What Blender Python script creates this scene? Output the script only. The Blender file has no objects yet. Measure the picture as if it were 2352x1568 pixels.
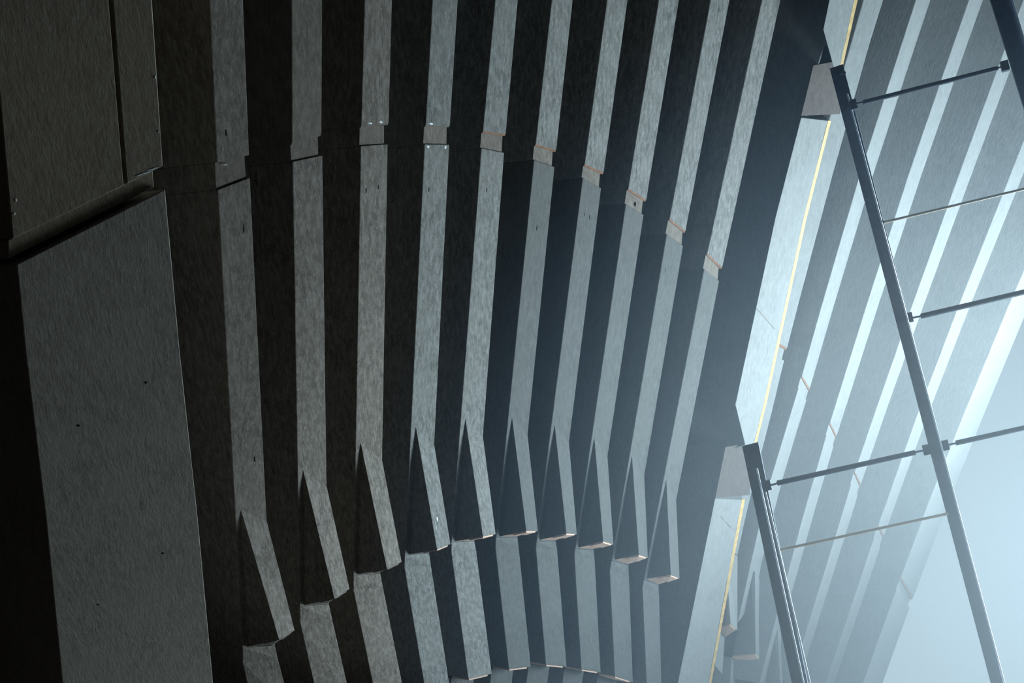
import bpy, math, random
from mathutils import Vector, Matrix
random.seed(7)
C = bpy.context.scene.collection

# ------------------------------------------------------------------ camera
F = 3267.0; CX, CY = 1176.0, 784.0
PITCH = math.radians(15.0); CAM_Z = 1.6
cam = bpy.data.cameras.new('camera'); cam_o = bpy.data.objects.new('camera', cam); C.objects.link(cam_o)
cam.sensor_width = 36.0; cam.lens = 36.0 * F / 2352.0; cam.clip_end = 500
cam_o.location = (0, 0, CAM_Z); cam_o.rotation_euler = (math.pi/2 + PITCH, 0, 0)
bpy.context.scene.camera = cam_o
CS, SN = math.cos(PITCH), math.sin(PITCH)
def W(p):            # survey frame (right, up, forward) -> world
    return Vector((p[0], p[2]*CS - p[1]*SN, CAM_Z + p[2]*SN + p[1]*CS))
def WD(p): return Vector((p[0], p[2]*CS - p[1]*SN, p[2]*SN + p[1]*CS))

# ------------------------------------------------------------------ sky, lights, exposure
sc = bpy.context.scene
sc.view_settings.view_transform = 'Standard'; sc.view_settings.look = 'None'
sc.view_settings.gamma = 1.0; sc.view_settings.exposure = 0.0; sc.view_settings.use_curve_mapping = False
world = bpy.data.worlds.new('sky'); sc.world = world; world.use_nodes = True
bg = world.node_tree.nodes['Background']
bg.inputs[0].default_value = (0.527, 0.686, 0.776, 1); bg.inputs[1].default_value = 0.66
def area(name, p, target, size, power, col):
    l = bpy.data.lights.new(name, 'AREA'); l.shape = 'SQUARE'; l.size = size; l.energy = power; l.spread = math.radians(160); l.color = col
    o = bpy.data.objects.new(name, l); C.objects.link(o)
    o.location = W(p); d = (W(target) - W(p)).normalized()
    o.rotation_euler = d.to_track_quat('-Z', 'Y').to_euler(); return o
area('daylight_from_opening', (14.6, -4.8, 27.0), (2.0, -1.5, 28.0), 5.5, 4700, (0.66, 0.88, 1.0))

glare_backlight = bpy.data.lights.new('glare_backlight', 'SUN'); glare_backlight.energy = 5.5; glare_backlight.angle = math.radians(3); glare_backlight.color = (0.62, 0.84, 1.0)  # unseen backlight added to brighten the glare sphere
glare_backlight_o = bpy.data.objects.new('glare_backlight', glare_backlight); C.objects.link(glare_backlight_o); glare_backlight_o.location = (12, 40, 20)
glare_backlight_o.rotation_euler = (-WD((0.75, 0.12, 0.66))).to_track_quat('-Z', 'Y').to_euler()

# ------------------------------------------------------------------ materials
def mat_new(name):
    m = bpy.data.materials.new(name); m.use_nodes = True
    return m, m.node_tree, m.node_tree.nodes['Principled BSDF']
def concrete(name, base, dark, light, streak=1.0, rough=0.85):
    m, nt, b = mat_new(name); N, L = nt.nodes, nt.links
    tc = N.new('ShaderNodeTexCoord'); mp = N.new('ShaderNodeMapping')
    mp.inputs['Rotation'].default_value = (math.radians(-57), 0, 0)
    L.new(tc.outputs['Object'], mp.inputs[0])
    mp2 = N.new('ShaderNodeMapping'); mp2.inputs['Scale'].default_value = (1, 1, 0.28)
    L.new(mp.outputs[0], mp2.inputs[0])
    def noise(src, s, det, ro=0.6):
        n = N.new('ShaderNodeTexNoise'); n.inputs['Scale'].default_value = s; n.inputs['Detail'].default_value = det
        n.inputs['Roughness'].default_value = ro; L.new(src, n.inputs['Vector']); return n.outputs[0]
    def ramp(src, a, b_):
        r = N.new('ShaderNodeMapRange'); r.inputs[1].default_value = a; r.inputs[2].default_value = b_
        L.new(src, r.inputs[0]); return r.outputs[0]
    def mix(f, a, b_):
        x = N.new('ShaderNodeMix'); x.data_type = 'RGBA'
        if isinstance(f, float): x.inputs[0].default_value = f
        else: L.new(f, x.inputs[0])
        for k, v in ((6, a), (7, b_)):
            if isinstance(v, tuple): x.inputs[k].default_value = v + (1,)
            else: L.new(v, x.inputs[k])
        return x.outputs[2]
    big = ramp(noise(mp.outputs[0], 1.1, 3), 0.35, 0.65)
    col = mix(big, base, tuple(0.5*a+0.5*b_ for a, b_ in zip(base, dark)))
    st = ramp(noise(mp2.outputs[0], 16*streak, 5, 0.7), 0.42, 0.66)
    col = mix(st, col, tuple(0.45*a+0.55*b_ for a, b_ in zip(base, light)))
    sp = ramp(noise(mp2.outputs[0], 38, 4, 0.75), 0.56, 0.68)
    col = mix(sp, col, light)
    dk = ramp(noise(mp2.outputs[0], 9, 6, 0.7), 0.58, 0.74)
    col = mix(dk, col, dark)
    L.new(col, b.inputs['Base Color']); b.inputs['Roughness'].default_value = rough
    b.inputs['Specular IOR Level'].default_value = 0.25
    bp = N.new('ShaderNodeBump'); bp.inputs['Strength'].default_value = 0.35; bp.inputs['Distance'].default_value = 0.02
    L.new(noise(mp2.outputs[0], 30, 5, 0.7), bp.inputs['Height']); L.new(bp.outputs[0], b.inputs['Normal'])
    return m
def plain(name, col, rough=0.5, metal=0.0, var=0.25):
    m, nt, b = mat_new(name); N, L = nt.nodes, nt.links
    n = N.new('ShaderNodeTexNoise'); n.inputs['Scale'].default_value = 9; n.inputs['Detail'].default_value = 4
    tc = N.new('ShaderNodeTexCoord'); L.new(tc.outputs['Object'], n.inputs['Vector'])
    r = N.new('ShaderNodeValToRGB')
    r.color_ramp.elements[0].position = 0.3; r.color_ramp.elements[1].position = 0.7
    r.color_ramp.elements[0].color = tuple(c*(1-var) for c in col)+(1,)
    r.color_ramp.elements[1].color = tuple(min(1, c*(1+var)) for c in col)+(1,)
    L.new(n.outputs[0], r.inputs[0]); L.new(r.outputs[0], b.inputs['Base Color'])
    b.inputs['Roughness'].default_value = rough; b.inputs['Metallic'].default_value = metal
    if max(col) < 0.2: b.inputs['Specular IOR Level'].default_value = 0.15
    return m
M = {
 'rib':   concrete('weathered_concrete', (0.1373, 0.1164, 0.0982), (0.0499, 0.0419, 0.035), (0.2912, 0.2561, 0.2232)),
 'smooth':concrete('smooth_concrete', (0.0898, 0.0875, 0.0827), (0.06, 0.0582, 0.054), (0.1288, 0.1257, 0.1197)),
 'brown': concrete('brown_concrete', (0.255, 0.204, 0.1487), (0.1615, 0.1275, 0.0935), (0.34, 0.2932, 0.2295)),  # browner base for the slab's upper panels
 'pale':  concrete('lit_rib_concrete', (0.2262, 0.2262, 0.2208), (0.1723, 0.1723, 0.1669), (0.2693, 0.2693, 0.2639)),  # paler copy, daylight right of the pier mixed into the base colour
 'pier':  concrete('pier_concrete', (0.2308, 0.2293, 0.2232), (0.1693, 0.1678, 0.1616), (0.2924, 0.2901, 0.2809)),
 'ribbrown': concrete('brownish_rib_concrete', (0.1373, 0.117, 0.0929), (0.0727, 0.0606, 0.0484), (0.2261, 0.2019, 0.1696)),
 'grey':  concrete('grey_mottled_concrete', (0.135, 0.128, 0.118), (0.06, 0.057, 0.053), (0.27, 0.262, 0.25)),
 'head':  concrete('shaded_brown_head', (0.085, 0.066, 0.058), (0.055, 0.043, 0.038), (0.12, 0.098, 0.088)),  # brown with the contact shadow below the upper pier foot mixed in
 'slab':  concrete('board_concrete', (0.272, 0.2429, 0.2064), (0.16, 0.1398, 0.1238), (0.368, 0.3312, 0.289)),
 'neck':  concrete('joint_concrete', (0.14, 0.115, 0.095), (0.08, 0.062, 0.05), (0.22, 0.19, 0.16)),
 'soffit':concrete('warm_lit_concrete', (0.62, 0.4042, 0.304), (0.42, 0.2666, 0.1976), (0.7, 0.473, 0.3572)),  # warm light on the undersides put into the colour
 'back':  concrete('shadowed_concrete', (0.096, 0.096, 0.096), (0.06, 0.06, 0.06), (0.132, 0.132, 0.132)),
 'rust':  plain('rust_stain', (0.20, 0.09, 0.05), 0.9),
 'lime':  plain('lime_deposit', (0.75, 0.78, 0.78), 0.9, 0, 0.12),
 'hole':  plain('dark_recess', (0.015, 0.014, 0.014), 0.95),
 'ochre': plain('ochre_painted_steel', (0.52, 0.33, 0.12), 0.6),
 'steel': plain('dark_painted_steel', (0.040, 0.046, 0.075), 0.45, 0.0),
 'bright':plain('highlight_flange', (0.85, 0.88, 0.95), 0.35, 0.3, 0.08),  # near-white base imitates the highlight along the bar edges
 'rod':   plain('pale_galvanised_rod', (0.62, 0.46, 0.33), 0.6, 0.0, 0.1),
 'ground':plain('sandy_paving', (0.035, 0.025, 0.018), 0.95),
 'room':  plain('dark_concrete_shell', (0.02, 0.02, 0.024), 0.95),
}

# ------------------------------------------------------------------ geometry helpers
def ray(p): return Vector(((p[0]-CX)/F, (CY-p[1])/F, 1.0))
def pitch0(x):
    if x > 1700: return 122.0
    return min(205.0, 116 + 75*math.exp(-(x-550)/450.0))
def depth(p): return 3000.0/(pitch0(p[0])*(1-0.000222*p[1]))
def pt(p, k=1.0, D=None): return ray(p)*((D if D is not None else depth(p))*k)
def hit(p, P, a, b):
    n = a.cross(b); r = ray(p); return r*(P.dot(n)/r.dot(n))
BV = Vector((-1.3, 0, 1.0)); WV = Vector((1.0, 0, 1.3))

def tag(o, label=None, cat=None, group=None, kind=None):
    for k, v in (('label', label), ('category', cat), ('group', group), ('kind', kind)):
        if v: o[k] = v
    return o
def empty(name, p):
    o = bpy.data.objects.new(name, None); C.objects.link(o); o.location = p; o.empty_display_size = 0.2
    return o
def mesh(name, verts, faces, mat, parent=None, bevel=0.0, smooth=False):
    """verts in the survey frame"""
    wv = [W(v) for v in verts]
    org = parent_origin(parent) if parent else sum(wv, Vector())/len(wv)
    if not parent:
        org = Vector((org.x, org.y, min(v.z for v in wv)))
    me = bpy.data.meshes.new(name); me.from_pydata([v-org for v in wv], [], faces); me.update()
    import bmesh
    bm = bmesh.new(); bm.from_mesh(me); bmesh.ops.recalc_face_normals(bm, faces=bm.faces); bm.to_mesh(me); bm.free()
    me.materials.append(mat)
    if smooth:
        for f in me.polygons: f.use_smooth = True
    o = bpy.data.objects.new(name, me); C.objects.link(o)
    if parent: o.parent = parent; o.location = (0, 0, 0) if parent.type == 'EMPTY' else (0, 0, 0)
    else: o.location = org
    if bevel:
        b = o.modifiers.new('bevel', 'BEVEL'); b.width = bevel; b.segments = 2; b.limit_method = 'ANGLE'
    return o
def parent_origin(p):
    v = p.location.copy(); q = p.parent
    while q: v = v + q.location; q = q.parent
    return v
def loft(name, st, mat, parent=None, bevel=0.012, cap=True):
    """st: stations of four points (front left, front right, back right, back left)"""
    vs = [v for s in st for v in s]; fs = []
    for i in range(len(st)-1):
        a, b = 4*i, 4*i+4
        for k in range(4): fs.append((a+k, a+(k+1)%4, b+(k+1)%4, b+k))
    fs.append((0, 3, 2, 1)); n = 4*(len(st)-1); fs.append((n, n+1, n+2, n+3))
    return mesh(name, vs, fs, mat, parent, bevel)
def blob(name, P, e, w, n, ln, wd, mat, parent, seed, th=0.006, seg=11):
    """an irregular flattened patch lying on a face: centre P, axes e (long) and w, outward normal n"""
    rnd = random.Random(seed); vs = []; fs = []
    for k in range(seg):
        a = 2*math.pi*k/seg; r = 0.65+0.5*rnd.random()
        q = P + e*(math.cos(a)*ln*r) + w*(math.sin(a)*wd*r)
        vs += [q - n*0.02, q + n*th*0.5]
    vs.append(P + n*th); c = len(vs)-1
    for k in range(seg):
        j = (k+1) % seg; fs.append((2*k, 2*j, 2*j+1, 2*k+1)); fs.append((2*k+1, 2*j+1, c))
    fs.append(tuple(2*k for k in range(seg))[::-1])
    return mesh(name, vs, fs, mat, parent)

class Rib:
    """a concrete rib: left edge follows the wall, front face recedes to the right, body runs back along BV"""
    def __init__(s, name, A, B, k=1.0, w=WV, b=BV, D=None, base=None):
        s.k, s.w, s.b, s.Dfn = k, w, b, D
        s.A, s.B = s.edge(A), s.edge(B); s.e = (s.B - s.A).normalized()
        s.root = empty(name, W(s.edge(base or B)))
    def edge(s, p): return pt(p, s.k, s.Dfn(p) if s.Dfn else None)
    def near(s, p):
        # reference point of the left edge line at the same level
        return s.edge_at(p[1])
    def edge_at(s, y):
        # point where the left edge line A-B crosses image row y
        r0, r1 = s.A, s.B
        t0 = (CY-y)/F
        den = (r1.y-r0.y) - t0*(r1.z-r0.z)
        t = (t0*r0.z - r0.y)/den
        return r0 + (r1-r0)*t
    def front(s, p): return hit(p, s.A, s.e, s.w)
    def left(s, p):  return hit(p, s.A, s.e, s.b)
    def right(s, p, R): return hit(p, s.front(R), s.e, s.b)
    def section(s, name, st, mat, inset=0.0, bl=1.0, bevel=0.012, side=None):
        out = []
        for (l, r) in st:
            L_, R_ = s.front(l), s.front(r)
            out.append((L_ + s.b*inset, R_ + s.b*inset, R_ + s.b*bl, L_ + s.b*bl))
        o = loft(name, out, mat, s.root, bevel)
        if side:
            o.data.materials.append(side)
            for k_ in (1, 2, 3): o.data.polygons[k_].material_index = 1
        return o
    def normal(s):
        n = s.e.cross(s.w).normalized()
        return n if n.z < 0 else -n

# ------------------------------------------------------------------ the upper row of ribs
# each: top L/R at y=0, upper joint L/R, lower joint L/R, joint neck right side (top, bottom), row-900 L/R,
# corbel apex, right bend, corbel foot L/R, foot of rib behind it L/R, next tier (left pts) (right pts)
ribs = [
 dict(t=(481,559), ju=((498,373),(573,356)), jl=((500,436),(574.6,407.5)), nk=((566,358),(569,405)), a=(553,1170), bd=(613,1198),
      cf=((640.6,1467),(677,1447)), bk=((557,1488),(632,1482)), B=[((557,1488),(632,1482)),((557,1522),(638,1510)),((580,1620),(672,1640))]),
 dict(t=(670,740.5), ju=((671,329),(739,308)), jl=((672,371),(741,356.5)), nk=((734,312),(735,354)), a=(696,1079), bd=(750.5,1117),
      cf=((768,1373),(803,1352)), bk=((689,1392),(756,1387)), B=[((689,1392),(756,1387)),((689,1428),(763,1420)),((733,1620),(809,1620))]),
 dict(t=(838,901), ju=((830,289),(893,283)), jl=((829,335),(891,331)), nk=((886,288),(886,330)), a=(828,1015), bd=(878,1058),
      cf=((888.6,1305),(922.7,1290)), bk=((812,1321),(874,1317)), B=[((812,1321),(874,1317)),((812,1356),(880,1348)),((867,1620),(934,1620))]),
 dict(t=(994,1052), ju=((978,287),(1034,288)), jl=((975.5,331),(1032.4,332)), nk=((1030,289),(1029,331)), a=(955,979), bd=(997.6,1023),
      cf=((1004,1262),(1034.7,1249)), bk=((930,1275),(986,1270)), B=[((930,1275),(986,1270)),((929,1303),(990,1298)),((983,1620),(1040,1620))]),
 dict(t=(1138,1190), ju=((1109.5,301.5),(1162,308)), jl=((1106,340),(1158.4,350.5)), nk=((1158,310),(1156,348)), a=(1069,961), bd=(1109.5,1004),
      cf=((1109.5,1232),(1138.5,1226)), bk=((1037,1245),(1090,1242)), B=[((1037,1245),(1090,1242)),((1037,1268),(1094,1264)),((1076,1560),(1130,1547))]),
 dict(t=(1268,1316), ju=((1230.6,331),(1278,345)), jl=((1227,367),(1274,383)), nk=((1273,346),(1271,381)), a=(1176,958), bd=(1212,1000),
      cf=((1209,1219.6),(1235.6,1219)), bk=((1140,1234),(1189,1233)), B=[((1139,1234),(1189,1233)),((1138.5,1260),(1192,1258)),((1169,1537),(1219.5,1531))]),
 dict(t=(1395,1442), ju=((1343.4,377.5),(1387,396)), jl=((1339,408),(1381,432)), nk=((1381.6,397),(1379,430)), a=(1274,974.6), bd=(1307,1017),
      cf=((1301,1225),(1325,1226)), bk=((1233,1242),(1277,1242)), B=[((1233,1242),(1277,1242)),((1231,1258),(1280,1262)),((1254,1526),(1301.7,1531))]),
 dict(t=(1514,1560), ju=((1443.5,433),(1485,459)), jl=((1438,468),(1478.6,493)), nk=((1480,459),(1477,491)), a=(1365,1004), bd=(1395.4,1049),
      cf=((1385.6,1243),(1409,1250)), bk=((1322,1260),(1364,1262)), B=[((1321,1260),(1364,1262)),((1319.6,1277),(1366,1282)),((1335.7,1537),(1380,1544))]),
 dict(t=(1633,1676), ju=((1538.5,503),(1575,530.5)), jl=((1532,537),(1569.4,564)), nk=((1571,532),(1569,561)), a=(1451.6,1046), bd=(1480,1094),
      cf=((1467.4,1274),(1488,1280.5)), bk=((1406,1287),(1444,1297)), B=[((1405,1287),(1444,1297)),((1401,1310),(1445,1322)),((1412.4,1553),(1454,1566))]),
 dict(t=(1751,1793), ju=((1625,582.5),(1659.6,613.4)), jl=((1618,617),(1652,645)), nk=((1654,615),(1651.6,642)), a=(1530.5,1100), bd=(1553,1150),
      cf=((1541,1320),(1561,1328)), bk=((1480,1331),(1513,1343)), B=[((1479,1331),(1513,1343)),((1476,1350),(1514,1362)),((1487,1600),(1520,1600))]),
]
ORD = ['first','second','third','fourth','fifth','sixth','seventh','eighth','ninth','tenth']
def lerp(a, b, t): return (a[0]+(b[0]-a[0])*t, a[1]+(b[1]-a[1])*t)
def ext(a, b, y):
    t = (y-a[1])/(b[1]-a[1]); return (a[0]+(b[0]-a[0])*t, y)
looks = [
 'mottled grey-brown rib with dark sloping joint line',
 'brownish-topped rib with a clear step at its joint',
 'rib with white crust above its brown neck',
 'rib with pale chips below its level joint and drip on its foot',
 'mottled rib with gently sloping joint',
 'rib with one small dark slot below its joint',
 'rib with thin rusty joint and two faint slots',
 'rib with rust-red joint and pale lower part',
 'rib with a long rust-stained sloping joint',
 'soft-edged rib beside the broad dark recess']
RB = []
for i, d in enumerate(ribs):
    A, Bp = (d['t'][0], 0), d['bk'][0]
    r = Rib('concrete_rib', d['ju'][0], Bp)
    RB.append(r)
    topL, topR = ext((d['t'][0],0), d['ju'][0], -170), ext((d['t'][1],0), d['ju'][1], -170)
    up = M['ribbrown'] if i == 1 else (M['rib'] if i < 3 else M['grey'])
    lo = M['rib'] if i < 3 else (M['grey'] if i < 5 else M['smooth'])
    r.section('upper_section', [(topL, topR), d['ju']], up)
    ju, jl, nk = d['ju'], d['jl'], d['nk']
    nkm = r.section('joint_neck', [(ju[0], nk[0]), (jl[0], nk[1])], M['neck'], inset=0.02, bevel=0.004)
    nkm.data.materials.append(up)
    for k_ in (1, 2, 3): nkm.data.polygons[k_].material_index = 1
    # thin rusted joint lines above the neck / shadow gap under it
    if i >= 1:
        a0, a1 = ju
        r.section('rusty_joint', [((a0[0],a0[1]-0.5),(a1[0]-1,a1[1]-0.5)), ((a0[0]-.3,a0[1]+3.5),(a1[0]-1.5,a1[1]+3.5))], M['rust'] if i > 3 else M['neck'], inset=0.004, bl=0.3, bevel=0, side=up)
    bk = d['bk']
    r.section('lower_section', [jl, (ext(jl[0], bk[0], 900), ext(jl[1], d['bd'], 900)), ((ext(jl[0], bk[0], d['a'][1])), d['bd']), bk], lo)
    # flared corbel
    ap, bd, cf = d['a'], d['bd'], d['cf']
    Pa = r.front(ap)
    def leftp(p): return hit(p, Pa, r.e, r.b)
    def rightp(p): return hit(p, r.front(bd), r.e, r.b)
    fl, fr = leftp(cf[0]), rightp(cf[1])
    # the back of the corbel lies in the rib's face
    n = r.e.cross(r.w)
    def back(P): return P + r.b*((r.A-P).dot(n)/r.b.dot(n)+0.03)
    bl_ = r.front((bk[0][0]+ (bk[1][0]-bk[0][0])*.16, bk[0][1]-1)) + r.b*.03
    br_ = r.front((bk[1][0]-.5, bk[1][1]-.5)) + r.b*.03
    c = loft('flared_corbel', [(Pa - r.b*0.001, r.front(bd) - r.b*0.001, r.front(bd)+r.b*0.05, Pa+r.b*0.05), (fl, fr, br_, bl_)], lo, r.root, 0.006)
    if i >= 4:
        c.data.materials.append(M['soffit']); c.data.polygons[len(c.data.polygons)-1].material_index = 1
    # thin set-back lip under the corbel
    dn = r.e*0.045
    q0, q1 = fl + (fr-fl)*0.06 + r.b*0.01, fl + (fr-fl)*0.84 + r.b*0.01
    qb0, qb1 = bl_*.45+q0*.55, br_*.45+q1*.55
    loft('soffit_lip', [(q0, q1, qb1, qb0), (q0+dn, q1+dn, qb1+dn, qb0+dn)], M['soffit'] if i >= 3 else lo, r.root, 0.003)
    tag(r.root, looks[i] + ', ' + ORD[i] + (' from slab' if i == 3 else ' from the left slab'), 'concrete rib', 'upper row of concrete ribs')
    # rib of the row below
    st = d['B']; rb = Rib('concrete_rib', jl[0], Bp, base=st[-1][0])
    out = []
    for (l, q) in st:
        L_ = r.left(l); R_ = rightp(q)
        out.append((L_, R_, R_ + r.b, L_ + r.b))
    drop = r.e*0.06
    out[0] = tuple(v + drop*0.05 for v in out[0])
    rb.root.location = W(out[-1][0])
    c = loft('rib_body', out, lo, rb.root, 0.012)
    c.data.materials.append(M['soffit']); c.data.polygons[len(c.data.polygons)-1].material_index = 1
    if 4 <= i <= 8:
        L_, R_ = out[-1][0], out[-1][1]; dn2 = r.e*0.05
        a_, b_ = L_+(R_-L_)*.05+r.b*.01, L_+(R_-L_)*.84+r.b*.01
        loft('soffit_lip', [(a_, b_, b_+r.b*.3, a_+r.b*.3), (a_+dn2, b_+dn2, b_+r.b*.3+dn2, a_+r.b*.3+dn2)], M['soffit'], rb.root, 0.003)
    tag(rb.root, 'lower-row concrete rib under the flared foot of the %s upper rib from the slab' % ORD[i], 'concrete rib', 'lower row of concrete ribs')
    d['lowfront'] = out[-1]; d['rib'] = r
    if 4 <= i <= 8:
        # topmost bit of the third row
        L_, R_ = out[-1][0], out[-1][1]
        s_ = 0.30
        P0, P1 = L_ + r.b*s_ + r.e*0.05, R_ + r.b*s_ + r.e*0.05
        P2, P3 = P0 + r.e*0.9, P1 + r.e*0.9
        rc = empty('concrete_rib', W(P2))
        loft('rib_body', [(P0, P1, P1+r.b*.7, P0+r.b*.7), (P2, P3, P3+r.b*.7, P2+r.b*.7)], M['smooth'], rc, 0.01)
        tag(rc, 'top of a third-row concrete rib at bottom edge, under the %s lower rib' % ORD[i], 'concrete rib', 'third row of concrete ribs')

# marks on the ribs: small dark slots and pale lime patches
def mark(r, p, ln, wd, mat, name, seed, th=0.004):
    blob(name, r.front(p), r.e, r.w.normalized(), r.normal(), ln, wd, mat, r.root, seed, th)
for k, (i, p, ln, wd) in enumerate([(0,(560,525),.07,.012),(0,(519,305),.05,.016),(0,(585,1054),.06,.018),(2,(841,437),.06,.014),(2,(869,430),.05,.012),
        (5,(1233,523),.06,.014),(6,(1354,498),.06,.013),(6,(1342,492),.05,.012),(8,(1528,620),.05,.012),(7,(1460,470),.05,.014),
        (4,(1118,437),.05,.014),(3,(985,435),.06,.012)]):
    mark(RB[i], p, ln, wd, M['hole'], 'dark_slot', k)
for k, (i, p, ln, wd) in enumerate([(2,(850,283),.016,.05),(2,(875,280),.022,.04),(3,(990,284),.018,.05),(3,(983,337),.025,.03),
        (3,(1023,338),.03,.025),(0,(517,378),.01,.03)]):
    mark(RB[i], p, ln, wd, M['lime'], 'lime_crust', 50+k, 0.008)
r = RB[3]; Pd = hit((1003,1192), r.front(ribs[3]['a']), r.e, r.b)
cfr = ribs[3]
g0, g1 = hit(cfr['cf'][0], r.front(cfr['a']), r.e, r.b), r.front(cfr['a'])
g2 = hit(cfr['cf'][1], r.front(cfr['bd']), r.e, r.b)
fe = (g0-g1).normalized(); fw = (g2-g0).normalized(); fn = fe.cross(fw).normalized(); fn = fn if fn.z < 0 else -fn
blob('lime_drip', hit((1004,1192), g0, fe, fw), fe, fw, fn, .07, .02, M['lime'], r.root, 90, .008)
blob('lime_drip', hit((1002,1210), g0, fe, fw), fe, fw, fn, .14, .006, M['lime'], r.root, 91, .006)

# ------------------------------------------------------------------ the wide slab on the left
SW = Vector((1.0, 0, 0.75))
sl = Rib('wide_concrete_slab', (30,549), (143,1568), D=lambda p: 12.4/(1-0.000222*p[1]), w=SW)
sl.section('upper_panel', [((-50,-170),(246.5,-170)), ((-22,0),(250.5,0)), ((29,549),(285,426))], M['brown'])
sl.section('narrow_upper_panel', [((254,-170),(338,-170)), ((258,0),(350,0)), ((291,423),(375,381))], M['brown'])
sl.section('recessed_joint', [((29,551),(363,387)), ((29,594),(366,428))], M['brown'], inset=0.05, bevel=0.01)
sl.section('panel_gap_backing', [((240,-170),(262,-170)), ((282,424),(294,424))], M['hole'], inset=0.16, bl=0.8, bevel=0)
sl.section('lower_panel', [((38,607),(380,434)), ((57,800),(413,800)), ((105,1190),(455,1190)), ((143,1568),(490,1568)), ((153,1660),(500,1660))], M['slab'])
def ring(P, e, w, n, rad, name, parent, mat):
    vs = []; fs = []; s = 16
    for k in range(s):
        a = 2*math.pi*k/s; q = e*math.cos(a)+w*math.sin(a)
        vs += [P+q*rad*1.25-n*.01, P+q*rad*1.25+n*.003, P+q*rad+n*.003, P+q*rad*.9-n*.008]
    c = len(vs); vs.append(P-n*.008)
    for k in range(s):
        j = (k+1) % s
        for t in range(3): fs.append((4*k+t, 4*j+t, 4*j+t+1, 4*k+t+1))
        fs.append((4*k+3, 4*j+3, c))
    return mesh(name, vs, fs, mat, parent, 0)
sn = sl.normal(); sw = sl.w.normalized()
for k, p in enumerate([(335,878),(180,977),(374,1270),(225,1388)]):
    blob('tie_hole', sl.front(p), sl.e, sw, sn, .021, .018, M['hole'], sl.root, 120+k, .004, 16)
for k, (p, ln, wd) in enumerate([((352,387),.012,.07),((335,396),.012,.05),((318,402),.01,.04),((356,177),.02,.008),((36,459),.03,.012),((33,490),.02,.012),((364,302),.015,.006)]):
    blob('lime_crust', sl.front(p), sl.e, (sw*0.9-sl.e*.33).normalized(), sn, ln, wd, M['lime'], sl.root, 140+k, .006)
tag(sl.root, 'very wide dark concrete slab at the left with sloping joint and round holes', 'concrete slab')

# ------------------------------------------------------------------ the pier
def prism_from_px(name, root, P, e, w, st, b, mat, bevel=.01):
    out = []
    for l, q in st:
        L_, R_ = hit(l, P, e, w), hit(q, P, e, w); out.append((L_, R_, R_+b, L_+b))
    return loft(name, out, mat, root, bevel)
PK = 1.022
PW = Vector((1.0, 0, 0.9)); PB = Vector((0.095, 0.10, 0.42))
def pier(stl, head, ochre, label, k, extra=None):
    A = pt(stl[0][0], k); Bq = pt(stl[-1][0], k); e = (Bq-A).normalized()
    root = empty('concrete_pier', W(Bq))
    prism_from_px('pier_face', root, A, e, PW, stl, PB, M['pier'])
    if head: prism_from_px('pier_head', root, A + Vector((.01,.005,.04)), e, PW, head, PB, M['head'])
    prism_from_px('edge_trim', root, A - PW*0, e, PW, ochre, PB*.15, M['ochre'], .002)
    if extra: extra(root, A, e)
    tag(root, label, 'concrete pier', 'stacked concrete pier sections')
    return root, A, e
pier([((1921,-170),(1998,-170)),((1905,0),(1962,0)),((1891,68),(1947,68)),((1917,163),(1928,160))], None,
     [((1998,-170),(2006,-170)),((1962,0),(1970,0)),((1928,158),(1935,156))],
     'topmost section of the broad pale pier, foot cut to a point at frame top', PK*.985)
def jline(pa, pb, pc, pd):
    def f(root, A, e): prism_from_px('joint_line', root, A - Vector((0,0,.004)), e, PW, [(pa,pb),(pc,pd)], PB*.02, M['neck'], 0)
    return f
pier([((1840,270),(1901,277)),((1781,500),(1845,500)),((1689,929),(1754,929)),((1712,1024),(1729,1022))],
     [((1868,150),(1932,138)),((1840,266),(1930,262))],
     [((1902,277),(1909,277)),((1846,500),(1853,500)),((1754,929),(1760,929)),((1731,1022),(1737,1020))],
     'middle section of the broad pale pier, tapering to a pointed foot', PK,
     jline((1738,707),(1780,755),(1737.5,709),(1779.5,757)))
pier([((1642,1146),(1703,1148)),((1557,1568),(1627,1568)),((1540,1650),(1612,1650))],
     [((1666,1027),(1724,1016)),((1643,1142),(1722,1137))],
     [((1704,1147),(1711,1147)),((1628,1568),(1634,1568)),((1613,1650),(1619,1650))],
     'lowest visible section of the broad pale pier, reaching the bottom edge of the frame', PK,
     jline((1655,1184),(1680,1212),(1654.5,1186),(1679.5,1214)))

# rounded hollow between the tenth rib and the pier
r = RB[9]; d = ribs[9]
rows = [-170, 0, 68, 158, 166, 265, 400, 600, 760, 929, 1018, 1030, 1142, 1350, 1640]
xrd = {-170:1827, 0:1793, 300:1727, 600:1660, 900:1598, 1150:1553, 1400:1516, 1640:1496}
xl = {-170:1921, 0:1905, 68:1890, 158:1864, 166:1862, 265:1840, 400:1807, 600:1756, 760:1723, 929:1690, 1018:1711, 1030:1675, 1142:1641, 1350:1599, 1640:1542}
xk = sorted(xrd)
def xri(y):
    for a, b in zip(xk, xk[1:]):
        if a <= y <= b: return xrd[a]+(xrd[b]-xrd[a])*(y-a)/(b-a)
xr = {y: xri(y) for y in rows}
vs = []; fs = []; n_ = 3
for y in rows:
    Q = pt((xl[y]+12, y), PK) + Vector((.03, 0, .2))
    vs += [Q, Q + BV*0.6, Q + BV*1.15]
for a in range(len(rows)-1):
    for k in range(n_-1): fs.append((a*n_+k, a*n_+k+1, (a+1)*n_+k+1, (a+1)*n_+k))
hol = mesh('wall_recess', vs, fs, M['smooth'], None, 0, False)
so = hol.modifiers.new('thick', 'SOLIDIFY'); so.thickness = 0.08; so.offset = 1
tag(hol, kind='structure')

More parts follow.
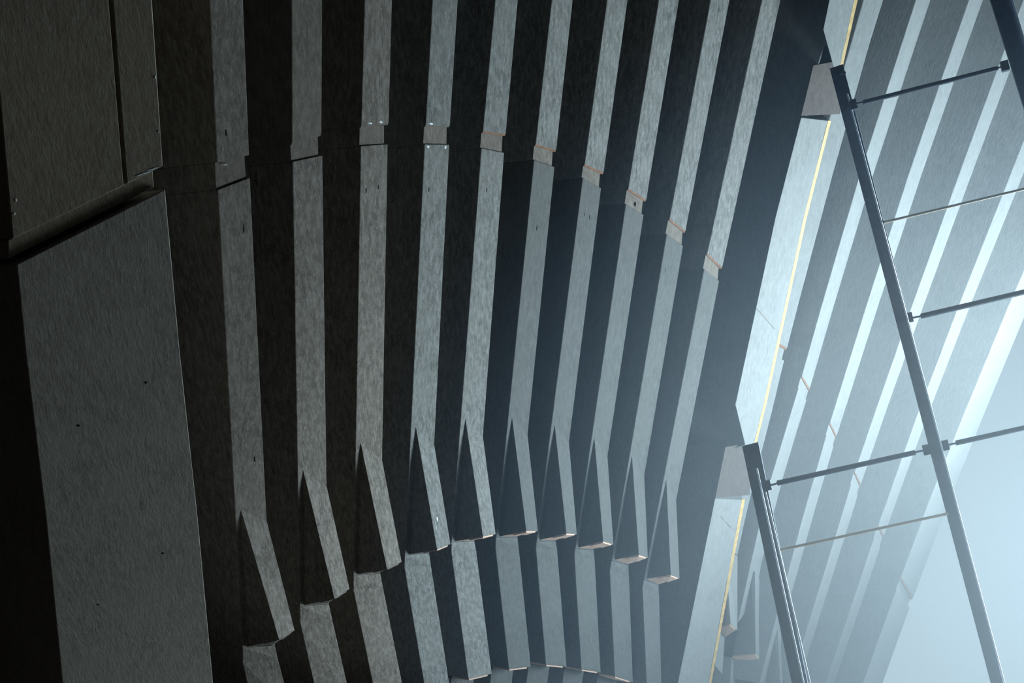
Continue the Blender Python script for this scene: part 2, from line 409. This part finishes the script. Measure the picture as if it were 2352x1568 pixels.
# ------------------------------------------------------------------ the ribs right of the pier
right = [
 dict(L=[(2033,-170),(1984,0),(1840,500),(1764,800),(1718,1000),(1680,1147),(1656,1240)], R=[(2082,-170),(2026,0),(1885,500),(1808,800),(1760,1000),(1721,1147),(1694,1275)],
      j=((1770,776),(1808,800),(1762,806),(1800,828)), lab='first rib right of the pier, its left side hidden by the yellow-edged pier'),
 dict(L=[(2160,-170),(2104,0),(1976,400),(1900,659),(1832,900),(1773,1092),(1741,1220),(1695,1430)], R=[(2200,-170),(2143,0),(2018,400),(1987,500),(1903,798),(1868,906),(1815,1113),(1785,1232),(1756,1345)],
      j=((1843,863),(1868,906),(1836,890),(1864,932)), lab='second rib right of the pier, crossed by both slanting steel bars'),
 dict(L=[(2286,-170),(2226,0),(2088,400),(1959,800),(1907,970),(1841,1200),(1781,1425),(1745,1568)], R=[(2330,-170),(2269,0),(2128,400),(1998,800),(1931,1018),(1880,1200),(1828,1400),(1788,1568)],
      j=((1907,970),(1931,1018),(1898,998),(1925,1040)), lab='third rib right of the pier, ending at the lower steel bar'),
 dict(L=[(2416,-170),(2350,0),(2211,380),(2063,793),(1964,1083),(1929,1200),(1843,1478),(1812,1580),(1790,1650)], R=[(2458,-170),(2390,0),(2248,380),(2101,800),(1988,1134),(1969,1200),(1888,1478),(1857,1580),(1836,1650)],
      j=((1964,1083),(1988,1134),(1955,1112),(1982,1155)), lab='fourth rib right of the pier, with brilliant face in the glare'),
 dict(L=[(2540,-170),(2480,0),(2330,380),(2164,800),(2077,1035),(2018,1206),(1897,1568),(1870,1650)], R=[(2584,-170),(2524,0),(2372,380),(2207,800),(2117,1044),(2063,1200),(1940,1568),(1914,1650)],
      j=((2018,1206),(2040,1255),(2009,1234),(2034,1276)), lab='fifth rib right of the pier, with pinkish shaded side in the glare'),
 dict(L=[(2600,60),(2450,400),(2352,621),(2284,780),(2191,1008),(2115,1200),(1982,1568),(1955,1650)], R=[(2646,60),(2497,400),(2398,621),(2330,780),(2237,1008),(2160,1200),(2027,1568),(1999,1650)],
      j=((2068,1325),(2087,1372),(2058,1352),(2080,1395)), lab='rightmost rib, almost lost in the glare beside the open sky'),
]
def interp(pts, y):
    for a, b in zip(pts, pts[1:]):
        if a[1] <= y <= b[1]:
            t = (y-a[1])/(b[1]-a[1]); return (a[0]+(b[0]-a[0])*t, y)
    a, b = (pts[-2], pts[-1]) if y > pts[-1][1] else (pts[0], pts[1])
    t = (y-a[1])/(b[1]-a[1]); return (a[0]+(b[0]-a[0])*t, y)
RR = []; LAST = [None]
for i, d in enumerate(right):
    Lp, Rp, j = d['L'], d['R'], d['j']
    r = Rib('concrete_rib', Lp[1], Lp[-1], k=1.05 if i == 0 else 1.06, w=Vector((1.0, 0, 0.45)) if i == 0 else WV); RR.append(r)
    def secs(y0, y1, n):   # stations between slanted ends
        return []
    def station(p): return (p[0], p[1])
    def S(name, st, mat, inset=0.0, bev=.01):
        out = []
        for l, q in st:
            P = r.edge(l); L_ = P; R_ = hit(q, P, r.e, r.w)
            out.append((L_+r.b*inset, R_+r.b*inset, R_+r.b, L_+r.b))
        LAST[0] = loft(name, out, mat, r.root, bev); return LAST[0]
    ya = [y for y in (-170, 100, 400, 700, 950, 1150) if y > Lp[0][1]-1 and y < j[0][1]-60]
    if Lp[0][1] > 0: ya = [Lp[0][1]] + [y for y in ya if y > Lp[0][1]+20]
    S('upper_section', [(interp(Lp,y), interp(Rp,y)) for y in ya] + [(interp(Lp,j[0][1]), interp(Rp,j[1][1]))], M['pale'])
    jl0, jl1 = interp(Lp, j[2][1]), interp(Rp, j[3][1])
    S('joint_neck', [((interp(Lp,j[0][1])), (interp(Rp,j[1][1])[0]-4, j[1][1])), (jl0, (jl1[0]-4, jl1[1]))], M['pale'], inset=.015, bev=0)
    u0, u1 = interp(Lp,j[0][1]), interp(Rp,j[1][1])
    S('rusty_joint', [((u0[0],u0[1]-1),(u1[0]-1,u1[1]-1)), ((u0[0]-.5,u0[1]+4),(u1[0]-2,u1[1]+4))], M['rust'], inset=.003, bev=0)
    rj = LAST[0]
    rj.data.materials.append(M['pale'])
    for k_ in (1, 2, 3): rj.data.polygons[k_].material_index = 1
    yb = [y for y in (950,1100,1200,1300,1400,1500,1600) if y > j[3][1]+30 and y < Lp[-1][1]-20 and y < Rp[-1][1]]
    S('lower_section', [(jl0, jl1)] + [(interp(Lp,y), interp(Rp,y)) for y in yb] + [(Lp[-1], Rp[-1])], M['pale'])
    tag(r.root, d['lab'], 'concrete rib', 'concrete ribs right of the pier')
def corbel(r, Lref, Rref, ap, bd, cf, bkL, bkR, root, mat):
    PL = hit(ap, r.edge(Lref), r.e, r.w); PR = hit(bd, r.edge(Lref), r.e, r.w)
    fl, fr = hit(cf[0], PL, r.e, r.b), hit(cf[1], PR, r.e, r.b)
    BL_, BR_ = hit(bkL, PL, r.e, r.w) + r.b*.05, hit(bkR, PL, r.e, r.w) + r.b*.05
    loft('flared_corbel', [(PL-r.b*.001, PR-r.b*.001, PR+r.b*.08, PL+r.b*.08), (fl, fr, BR_, BL_)], mat, root, .006)
    dn = r.e*.05; q0, q1 = fl+(fr-fl)*.05+r.b*.01, fl+(fr-fl)*.8+r.b*.01
    loft('soffit_lip', [(q0, q1, BR_, BL_), (q0+dn, q1+dn, BR_+dn, BL_+dn)], M['soffit'], root, .003)
    return fl, fr, BL_, BR_
def low_rib(r, q, label, ln=1.6):
    fl, fr, bl, br = q; s = r.e*.08
    P0, P1 = bl+s, br+s; P2, P3 = P0+r.e*ln-r.b*.15, P1+r.e*ln-r.b*.15
    rc = empty('concrete_rib', W(P2))
    loft('rib_body', [(P0, P1, P1+r.b*.8, P0+r.b*.8), (P2, P3, P3+r.b, P2+r.b)], M['pale'], rc, .01)
    tag(rc, label, 'concrete rib', 'lower ribs right of the pier')
q = corbel(RR[0], (1680,1147), None, (1666,1260), (1694,1276), ((1678,1432),(1694,1447)), (1655,1440), (1672,1461), RR[0].root, M['pale'])
low_rib(RR[0], q, 'lower rib right of the pier, thin sliver between yellow edge and the hanging blocks')
q = corbel(RR[1], (1741,1262), None, (1734,1312), (1756,1348), ((1736,1500),(1751,1520)), (1688,1506), (1710,1531), RR[1].root, M['pale'])
low_rib(RR[1], q, 'short lower rib at the bottom edge under the second flared foot right of the pier')
q = corbel(RR[2], (1781,1425), None, (1786,1440), (1812,1470), ((1795,1610),(1812,1620)), (1745,1616), (1772,1630), RR[2].root, M['pale'])

# ------------------------------------------------------------------ wall behind the ribs
allr = [sl] + RB + RR
ys = [-260, 100, 500, 900, 1300, 1700]
cols = []
def edgeline(r, y):
    return r.edge_at(y)
far = []
for y in ys:
    row = []
    for r in allr:
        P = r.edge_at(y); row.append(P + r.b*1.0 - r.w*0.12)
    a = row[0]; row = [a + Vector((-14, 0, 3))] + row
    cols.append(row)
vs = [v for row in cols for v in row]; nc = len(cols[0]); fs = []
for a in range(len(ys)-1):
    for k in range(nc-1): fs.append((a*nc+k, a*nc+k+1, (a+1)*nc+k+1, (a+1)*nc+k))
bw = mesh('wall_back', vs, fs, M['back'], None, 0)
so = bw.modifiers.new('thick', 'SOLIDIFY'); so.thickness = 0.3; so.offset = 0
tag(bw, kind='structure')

# ------------------------------------------------------------------ steel bars and rods
def bar(name, pa, pb, ka, kb, wpx, side, parent, mat, tpx=None):
    """rectangular bar between two picture points at depths ka, kb (metres)"""
    A, B = ray(pa)*ka, ray(pb)*kb; e = (B-A).normalized()
    w = e.cross(Vector((0,0,1))).normalized(); w = w if w.x > 0 else -w
    h = w*(wpx/F*(ka+kb)/2/2)
    t = Vector((0.25, 0, 1)).normalized()*side
    return loft(name, [(A-h, A+h, A+h+t, A-h+t), (B-h, B+h, B+h+t, B-h+t)], mat, parent, .004)
def tube(name, pa, pb, ka, kb, wpx, parent, mat, seg=12):
    A, B = ray(pa)*ka, ray(pb)*kb; e = (B-A).normalized(); r_ = wpx/F*(ka+kb)/4
    u = e.cross(Vector((0,1,0))).normalized(); v = e.cross(u)
    vs = []; fs = []
    for P in (A, B):
        for k in range(seg):
            a = 2*math.pi*k/seg; vs.append(P + u*(r_*math.cos(a)) + v*(r_*math.sin(a)))
    for k in range(seg):
        j = (k+1) % seg; fs.append((k, j, seg+j, seg+k))
    fs.append(tuple(range(seg))[::-1]); fs.append(tuple(range(seg, 2*seg)))
    return mesh(name, vs, fs, mat, parent, 0, False)
def kA(y): return 21.6 + (y-150)*0.0018
# bar A
def steel_bar(pa, pb, ka, kb, wpx, flanges, label, bolts):
    root = empty('steel_bar', W(ray(pb)*kb))
    bar('web', pa, pb, ka, kb, wpx, .10, root, M['steel'])
    for (fa, fb, fw, dz) in flanges:
        bar('flange_edge', fa, fb, ka-dz, kb-dz, fw, .02, root, M['bright'])
    for p, k in bolts:
        tube('bolt', (p[0]-6,p[1]+1), (p[0]+6,p[1]-1), k, k, 7, root, M['steel'], 6)
    tag(root, label, 'steel bar', 'slanting steel bars'); return root
steel_bar((1921,152),(2292,1575), 21.6, 24.2, 30, [((1946,215),(2309,1575),4,.03)], 
          'long slanting dark steel bar from the top pier foot down across the sky', [((1936,168),21.5)])
b2 = steel_bar((1723,1020),(1838,1575), 22.6, 23.9, 37, [((1738,1075),(1847,1575),4.5,.03),((1758,1130),(1862,1575),4,.02)],
          'shorter slanting steel bar with two bright edges starting at the lower pier foot', [((1738,1040),22.5)])
steel_bar((2262,-120),(2374,242), 21.3, 22.0, 46, [((2289,-120),(2398,242),4,.03)],
          'dark steel bar cutting off the top right corner of the frame', [])
def rod(pa, pb, ka, kb, wpx, label, blocks, necks):
    root = empty('tie_rod', W(ray(pa)*ka))
    tube('rod', pa, pb, ka, kb, wpx, root, M['steel'])
    for p in blocks:
        A = p[0]; k = p[1]
        d0 = (pb[0]-pa[0], pb[1]-pa[1]); ll = math.hypot(*d0); u = (d0[0]/ll*9, d0[1]/ll*9)
        bar('end_block', (A[0]-u[0],A[1]-u[1]), (A[0]+u[0],A[1]+u[1]), k, k, 23, .14, root, M['steel'])
    for (a, b, k) in necks: tube('threaded_end', a, b, k, k, 4.5, root, M['steel'], 8)
    tag(root, label, 'tie rod', 'thick dark tie rods'); return root
rod((1983,235),(2291,157), 21.55, 21.5, 11, 'uppermost thick dark tie rod with square end blocks near the top', [((1960,239),21.6),((2309,150),21.5)], [((1966,238),(1985,234),21.55),((2289,157),(2303,153),21.5)])
rod((2116,726),(2380,664), 22.5, 22.5, 12.5, 'thick tie rod leaving the long bar at mid height to the right edge', [((2088,729),22.6)], [((2095,730),(2118,725),22.5)])
rod((1786,1109),(2101,1039), 22.7, 23.1, 12, 'thick tie rod spanning between the two slanting bars', [((1762,1115),22.75),((2129,1033),23.15)], [((1770,1114),(1788,1109),22.7),((2099,1039),(2122,1034),23.1)])
rod((2196,1017),(2390,974), 23.1, 23.1, 12, 'pale blue-looking tie rod leaving the long bar into the open sky', [((2171,1023),23.15)], [((2180,1021),(2198,1017),23.1)])
def thin(pa, pb, ka, kb, label):
    o = tube('thin_rod', pa, pb, ka, kb, 6.5, None, M['rod'], 10); tag(o, label, 'rod', 'thin pale rods')
thin((2024,512),(2390,425), 22.3, 22.3, 'thin pale rod between the two upper thick tie rods')
thin((1786,1264),(2178,1179), 23.2, 23.4, 'thin pale rod below the tie rod joining the two slanting bars')

# ------------------------------------------------------------------ unseen shell added around the viewer to keep sky light out
def box(name, lo, hi, mat):
    x0,y0,z0 = lo; x1,y1,z1 = hi
    vs = [(x,y,z) for x in (x0,x1) for y in (y0,y1) for z in (z0,z1)]
    fs = [(0,1,3,2),(4,6,7,5),(0,4,5,1),(2,3,7,6),(0,2,6,4),(1,5,7,3)]
    me = bpy.data.meshes.new(name); me.from_pydata(vs, [], fs); me.materials.append(mat)
    o = bpy.data.objects.new(name, me); C.objects.link(o); tag(o, kind='structure'); return o
box('floor', (-22,-8,-.3), (15.9,34,0), M['ground'])
box('wall_rear', (-22,-8.3,-.3), (14,-8,22), M['room'])
box('wall_left', (-22.3,-8,-.3), (-22,34,22), M['room'])
box('ceiling', (-22,-8,22), (15.6,34,22.3), M['room'])
box('sky_block_wall', (15.6,-8.3,-.3), (15.9,20,22.3), M['room'])  # added out of view to keep sky light off the rib sides

# ------------------------------------------------------------------ scattering sphere added to imitate lens glare over the opening
import bmesh
bm = bmesh.new(); bmesh.ops.create_icosphere(bm, subdivisions=4, radius=1.0)
me = bpy.data.meshes.new('glare_volume'); bm.to_mesh(me); bm.free()
hz = bpy.data.objects.new('glare_volume', me); C.objects.link(hz)
hz.location = W(ray((2240,1250))*21.0); HR = 9.2; hz.scale = (HR, HR, HR)
m = bpy.data.materials.new('glare_scatter'); m.use_nodes = True; nt = m.node_tree; nt.nodes.clear()
out_ = nt.nodes.new('ShaderNodeOutputMaterial'); vsc = nt.nodes.new('ShaderNodeVolumeScatter')
vsc.inputs['Color'].default_value = (0.82, 0.94, 1.0, 1)
tc = nt.nodes.new('ShaderNodeTexCoord'); ln = nt.nodes.new('ShaderNodeVectorMath'); ln.operation = 'LENGTH'
nt.links.new(tc.outputs['Object'], ln.inputs[0])
sb = nt.nodes.new('ShaderNodeMath'); sb.operation = 'SUBTRACT'; sb.inputs[0].default_value = 1.0; sb.use_clamp = True
nt.links.new(ln.outputs['Value'], sb.inputs[1])
pw = nt.nodes.new('ShaderNodeMath'); pw.operation = 'POWER'; pw.inputs[1].default_value = 1.2; nt.links.new(sb.outputs[0], pw.inputs[0])
ml = nt.nodes.new('ShaderNodeMath'); ml.operation = 'MULTIPLY'; ml.inputs[1].default_value = 0.058; nt.links.new(pw.outputs[0], ml.inputs[0])
nt.links.new(ml.outputs[0], vsc.inputs['Density']); nt.links.new(vsc.outputs[0], out_.inputs['Volume'])
cr = nt.nodes.new('ShaderNodeValToRGB'); cr.color_ramp.elements[0].color = (0.42, 0.68, 1, 1); cr.color_ramp.elements[1].color = (0.86, 0.95, 1, 1)
cr.color_ramp.elements[1].position = 0.55; nt.links.new(sb.outputs[0], cr.inputs[0]); nt.links.new(cr.outputs[0], vsc.inputs['Color'])
me.materials.append(m); tag(hz, 'pale blue scattering volume imitating lens glare over the opening at lower right', 'haze', kind='stuff')
